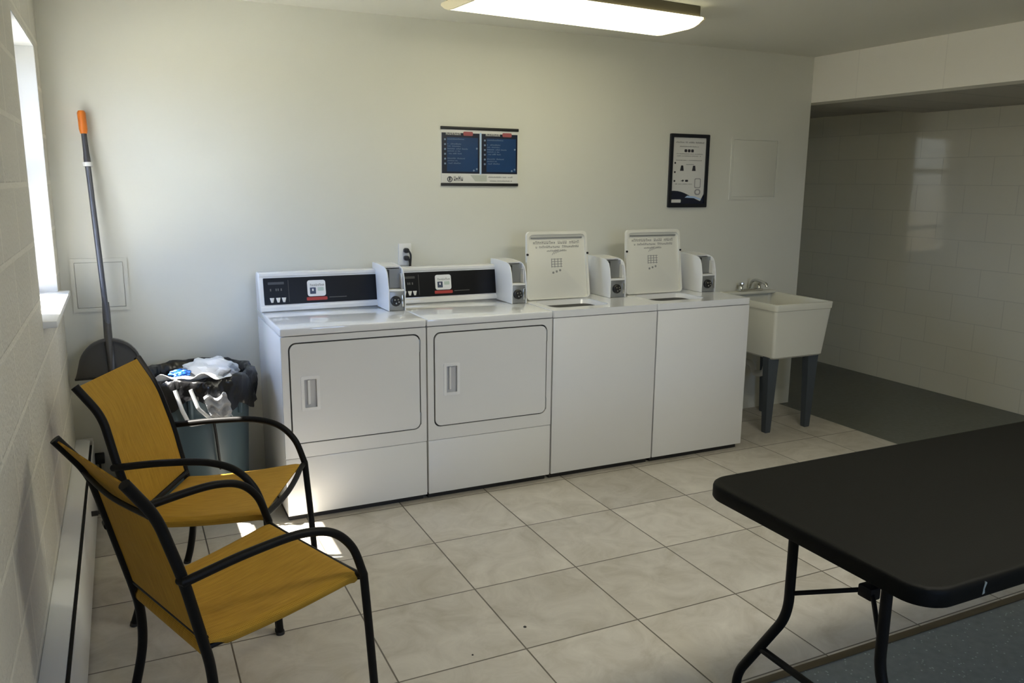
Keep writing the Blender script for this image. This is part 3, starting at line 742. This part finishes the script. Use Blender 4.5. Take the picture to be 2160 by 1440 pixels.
for k in range(26):
    for j in (-1, 0, 1):
        x_ = -.132 + k * .0105; tube(bm, [(x_, j * .016, .105), (x_ * 1.12, j * .024, .001)], [.0045, .0055], 5)
obj('bristles', bm, DUST, br)
dp = thing('dustpan', 'charcoal half-round dustpan clipped to the broom pole above the far chair', 'dustpan', (-.688, .585, .645))
out = [(-.153, 0), (-.145, .022)] + [(.135 * -cos(a) * 1.0, .045 + .135 * sin(a)) for a in [pi * k / 20 for k in range(2, 19)]] + [(.145, .022), (.153, 0)]
bm = B()
def D(u, v, d): return Vector((u, .012 * 0 + d + .075 * v, v))
prism(bm, out, D, -.026, -.022); d_ = obj('pan', bm, DUST, dp)
sm = [(u * .94, .008 + (v - .008) * .94) for u, v in out]
bm = B(); ring(bm, out, sm, D, -.022, -.05); obj('rim', bm, DUST, dp)
bm = B(); tube(bm, [D(-.153, 0, -.046), D(.153, 0, -.046)], .0055, 10); obj('lip', bm, BLACKP, dp)
bm = B(); tube(bm, [D(0, .02, -.036), D(0, .19, -.040), D(0, .30, -.012), D(0, .345, -.004)], [.009, .018, .017, .015], 12); obj('socket', bm, DUST, dp)

# ------------------------------------------------------------------ trash bin
bx, by = -.325, .365
tb = thing('trash_bin', 'round blue-grey trash bin with black liner between the far chair and the dryer', 'trash bin', (bx, by, 0))
bm = B()
lathe(bm, [(.185, 0), (.195, .006), (.20, .03), (.228, .60), (.230, .61), (.242, .615), (.244, .66), (.238, .668), (.228, .664), (.222, .60), (.19, .03), (.0, .028)][:11], 48, (0, 0), True, True)
bn = obj('bin_body', bm, BINP, tb)
for a in [k * pi / 3 + .3 for k in range(6)]:
    bm = B(); tube(bm, [(.226 * cos(a), .226 * sin(a), .50), (.236 * cos(a), .236 * sin(a), .60)], .012, 8); obj('rib', bm, BINP, bn)
def wob(r, z, a, k):
    q = .006 * sin(9 * a + k) + .005 * sin(17 * a + 2.3 * k) + .004 * sin(31 * a - k)
    lowk = 1 if k < 3 else 0
    dz = (.030 * sin(3 * a + .5) + .018 * sin(7 * a + 1) + .010 * sin(13 * a)) * lowk * (1 - k / 3)
    return r + q * (1.3 if k < 5 else .8), z + dz + .004 * sin(11 * a + k)
bm = B(); lathe(bm, [(.262, .555), (.262, .585), (.260, .62), (.260, .655), (.254, .682), (.238, .690), (.222, .680), (.214, .64), (.205, .585), (.14, .56), (.02, .555)], 96, (0, 0), False, True, wob); ln = obj('liner', bm, BAG, tb, 60)
bm = B(); tube(bm, spline([(.03, -.262, .60), (.034, -.258, .55), (.045, -.246, .45), (.052, -.238, .36), (.06, -.226, .26)], 6), .006, 8); obj('dark_strand', bm, BLACKP, ln)  # thin black strand down the front of the bin
def crumple(name, parent, m, loc, sc, seed, amp=.35, sub=4, rot=(0, 0, 0)):
    r = random.Random(seed); t = bmesh.new(); bmesh.ops.create_icosphere(t, subdivisions=sub, radius=1)
    dirs = [(Vector((r.gauss(0, 1), r.gauss(0, 1), r.gauss(0, 1))).normalized(), r.uniform(5, 17), r.uniform(0, 6)) for _ in range(9)]
    from mathutils import Euler
    mt = Matrix.Translation(loc) @ Euler(rot).to_matrix().to_4x4() @ Matrix.Diagonal((*sc, 1))
    for v in t.verts:
        s = sum(abs(sin(v.co.dot(d) * f_ / 2 + ph)) for d, f_, ph in dirs) / len(dirs)
        v.co = v.co * (1 + amp * (s - .6) * 2)
    bm = B(); merge(bm, t, 0, mt); return obj(name, bm, m, parent, 22)
o = crumple('plastic_bag', None, WHITEBAG, (bx + .060, by + .030, .665), (.125, .095, .060), 3, .45); tag(o, 'crumpled white plastic bag on top of the rubbish in the bin', 'plastic bag')
o = crumple('wrapper', None, BLUE, (bx - .075, by - .085, .690), (.042, .034, .020), 5, .5, 4); tag(o, 'small bright blue wrapper at the front of the bin rubbish', 'wrapper')
# crumpled paper lying over the front of the rim
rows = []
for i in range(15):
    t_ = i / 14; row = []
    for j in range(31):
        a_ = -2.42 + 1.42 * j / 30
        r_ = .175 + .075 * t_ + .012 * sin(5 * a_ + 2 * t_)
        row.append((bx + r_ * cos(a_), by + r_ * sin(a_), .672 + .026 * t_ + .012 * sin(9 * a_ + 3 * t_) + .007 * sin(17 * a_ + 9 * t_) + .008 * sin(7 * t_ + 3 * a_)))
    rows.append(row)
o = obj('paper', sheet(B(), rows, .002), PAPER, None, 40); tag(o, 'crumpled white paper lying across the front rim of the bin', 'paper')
# folded white carrier handle loop hanging over the liner
hb = thing('carrier_bag', 'white carrier bag handle and silvery film hanging over the front of the bin', 'plastic bag', (bx, by, 0))
def onbin(a, z, off=.0): 
    r_ = .285 + off
    return Vector((r_ * cos(a), r_ * sin(a), z))
A0 = -pi / 2
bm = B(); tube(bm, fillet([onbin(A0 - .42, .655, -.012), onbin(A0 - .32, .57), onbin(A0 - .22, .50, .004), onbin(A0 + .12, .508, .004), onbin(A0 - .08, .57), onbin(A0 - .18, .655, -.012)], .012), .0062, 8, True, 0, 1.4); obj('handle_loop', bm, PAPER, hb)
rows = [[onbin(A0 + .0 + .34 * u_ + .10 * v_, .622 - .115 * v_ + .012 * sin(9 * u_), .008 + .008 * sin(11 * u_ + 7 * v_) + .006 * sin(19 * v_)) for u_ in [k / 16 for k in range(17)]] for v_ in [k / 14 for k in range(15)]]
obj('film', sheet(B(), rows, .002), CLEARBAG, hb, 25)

# ------------------------------------------------------------------ sling chairs
def make_chair(label):
    t = thing('sling_chair', label, 'chair', (0, 0, 0), 0, 'mustard sling chairs along the block wall')
    R_ = .0125
    TOP, BEND, ARM, KINK = (-.133, .234, .872), (-.060, .216, .765), (-.013, .232, .590), (.040, .222, .345)
    for s in (-1, 1):
        q = lambda p: (p[0], p[1] * s, p[2])
        path = fillet([q(TOP), q(BEND), q(ARM), q((.025, .224, .42))], .05, 8)
        bm = B(); tube(bm, path, R_ * 1.15, 14); o = obj('back_post', bm, FRAME, t)
        bm = B(); tube(bm, spline([q((.024, .224, .425)), q((.044, .224, .32)), q((.046, .228, .20)), q((.022, .238, .07)), q((.002, .243, .004))], 8), R_ * 1.1, 14); lg = obj('leg', bm, FRAME, t)
        bm = B(); tube(bm, [q((.004, .2425, .012)), q((.001, .2435, .0))], .0150, 12); obj('foot_cap', bm, RUBBER, lg)
        arm = spline([q((-.018, .250, .592)), q((.16, .252, .612)), q((.32, .256, .614)), q((.405, .261, .588)), q((.462, .265, .530)), q((.500, .267, .430))], 10)
        bm = B(); tube(bm, [q((-.02, .228, .590))] + arm, R_, 14); obj('armrest', bm, FRAME, t)
        bm = B(); tube(bm, [q((.4995, .267, .432)), q((.512, .270, .25)), q((.526, .275, .003))], R_, 14); lg = obj('leg', bm, FRAME, t)
        bm = B(); tube(bm, [q((.5255, .2748, .012)), q((.5265, .2752, .0))], .0150, 12); obj('foot_cap', bm, RUBBER, lg)
    # backrest sling
    side = fillet([(-.130, .222, .868), (-.057, .203, .765), (-.012, .218, .59), (.030, .212, .405)], .05, 8)
    rows = []
    for i, p in enumerate(side):
        sag = .010 * sin(pi * i / (len(side) - 1))
        rows.append([(p.x - sag * (1 - (k / 8) ** 2), p.y * k / 8, p.z) for k in range(-8, 9)])
    obj('backrest', sheet(B(), rows, .0045), FABRIC, t, 50)
    bm = B(); tube(bm, spline([(-.075, -.214, .768), (-.085, 0, .762), (-.075, .214, .768)], 8), .007, 10); obj('back_strut', bm, FRAME, t)
    bm = B(); tube(bm, [(.036, -.222, .405), (.034, .222, .405)], .0095, 10); obj('lower_bar', bm, FRAME, t)
    # seat sling, rolled over the rear bar and round the side rails
    prof = [(.050, .338), (.036, .350), (.032, .366), (.040, .382), (.060, .389), (.12, .391), (.22, .399), (.32, .411), (.42, .426), (.470, .433), (.488, .431)]
    sp_ = spline([(x_, 0, z) for x_, z in prof], 4)
    rows = []
    for i, p in enumerate(sp_):
        f_ = max(0, min(1, (p.x - .05) / .44)); wy = .206 + .034 * f_
        sag = .012 * sin(pi * f_)
        if p.z < .386 and p.x < .06: lipk = .0
        row = []
        roll = .016 * min(1, max(0, (p.x - .045) / .05))
        prof_y = [(-wy + .004, -2 * roll), (-wy - .010, -1.2 * roll), (-wy - .010, -.5 * roll), (-wy, 0)]
        for y_, dz in prof_y: row.append((p.x, y_, p.z + dz))
        for k in range(-6, 7): row.append((p.x, wy * k / 6.6, p.z - sag * (1 - (k / 6.6) ** 2)))
        for y_, dz in prof_y[::-1]: row.append((p.x, -y_, p.z + dz))
        rows.append(row)
    obj('seat', sheet(B(), rows, .0045), FABRIC, t, 50)
    bm = B()
    tube(bm, spline([(.498, -.266, .427), (.494, -.245, .426), (.500, -.12, .417), (.503, 0, .414), (.500, .12, .417), (.494, .245, .426), (.498, .266, .427)], 8), .0105, 12); obj('front_bar', bm, FRAME, t)
    for s in (-1, 1):
        bm = B(); tube(bm, [(.030, s * .222, .376), (.050, s * .204, .368), (.49, s * .238, .415), (.498, s * .262, .424)], .0090, 10); obj('seat_rail', bm, FRAME, t)
    return t
c1 = make_chair('mustard sling chair with black frame nearest the camera at lower left')
c1.location = (-.5910, -1.3780, 0); c1.rotation_euler[2] = .3636
c2 = copy_tree(c1)
c2['label'] = 'mustard sling chair farther from the camera, standing in front of the trash bin'
c2.location = (-.5560, -.4420, 0); c2.rotation_euler[2] = -.4404

# ------------------------------------------------------------------ folding table
TX0, TX1, TY0, TY1 = .850, 2.680, -2.606, -1.872
tt = thing('folding_table', 'black plastic folding table with rounded corners at the lower right', 'table', ((TX0 + TX1) / 2, (TY0 + TY1) / 2, 0))
hx, hy = (TX1 - TX0) / 2, (TY1 - TY0) / 2
bm = B()
loft(bm, [[Vector((u, v, z)) for u, v in rrect(-hx + k, hx - k, -hy + k, hy - k, .075 - k * .5, 10)] for k, z in ((.012, .690), (.003, .692), (0, .697), (0, .724), (.002, .731), (.006, .7345), (.012, .7355), (.016, .735))], True, True, True)
obj('tabletop', bm, TABLET, tt)
bm = B(); prism(bm, [(-hx + .17, -.0), (-hx + .178, .002), (-hx + .176, .012), (-hx + .182, .026), (-hx + .176, .030), (-hx + .172, .016)], lambda u, v, d: Vector((u, d, .700 + v)), -hy - .0008, -hy + .002); obj('scuff', bm, mat('pale scuff', (.30, .32, .27), .6), tt)
def leg_pair(xl, s):
    for sy in (-1, 1):
        bm = B(); tube(bm, fillet([(xl, sy * .152, .690), (xl, sy * .152, .385), (xl, sy * .335, .10), (xl, sy * .335, .004)], .06, 8), .0140, 14); lg = obj('leg', bm, FRAME, tt)
        bm = B(); tube(bm, [(xl, sy * .335, .016), (xl, sy * .335, 0)], .0165, 12); obj('foot_cap', bm, RUBBER, lg)
        bm = B(); tube(bm, [(xl, sy * .152, .452), (xl + s * .125, sy * .012, .505)], .0065, 10); obj('brace', bm, FRAME, tt)
    bm = B(); tube(bm, [(xl, -.252, .232), (xl, .252, .232)], .0105, 12); obj('crossbar', bm, FRAME, tt)
    bm = B(); tube(bm, [(xl, -.17, .676), (xl, .17, .676)], .0125, 12); obj('pivot_bar', bm, FRAME, tt)
    bm = B(); box(bm, min(xl + s * .108, xl + s * .145), max(xl + s * .108, xl + s * .145), -.022, .022, .488, .522, .004); tube(bm, [(xl + s * .125, 0, .505), (xl + s * .36, 0, .690)], .008, 10); obj('folding_link', bm, FRAME, tt)
leg_pair(1.0 - (TX0 + TX1) / 2, 1); leg_pair((TX0 + TX1) / 2 - 1.0, -1)

# ------------------------------------------------------------------ specks on the floor
for (x_, y_, r_), lb in zip(((.603, -1.251, .006), (.365, -1.335, .0035)), ('larger black speck on the floor tiles in front of the dryers', 'tiny dark crumb on the floor tiles nearer the camera')):
    bm = B(); lathe(bm, [(r_, 0), (r_ * .9, .002), (r_ * .4, .003)], 10, (x_, y_)); tag(obj('speck', bm, BLACKP), lb, 'speck')
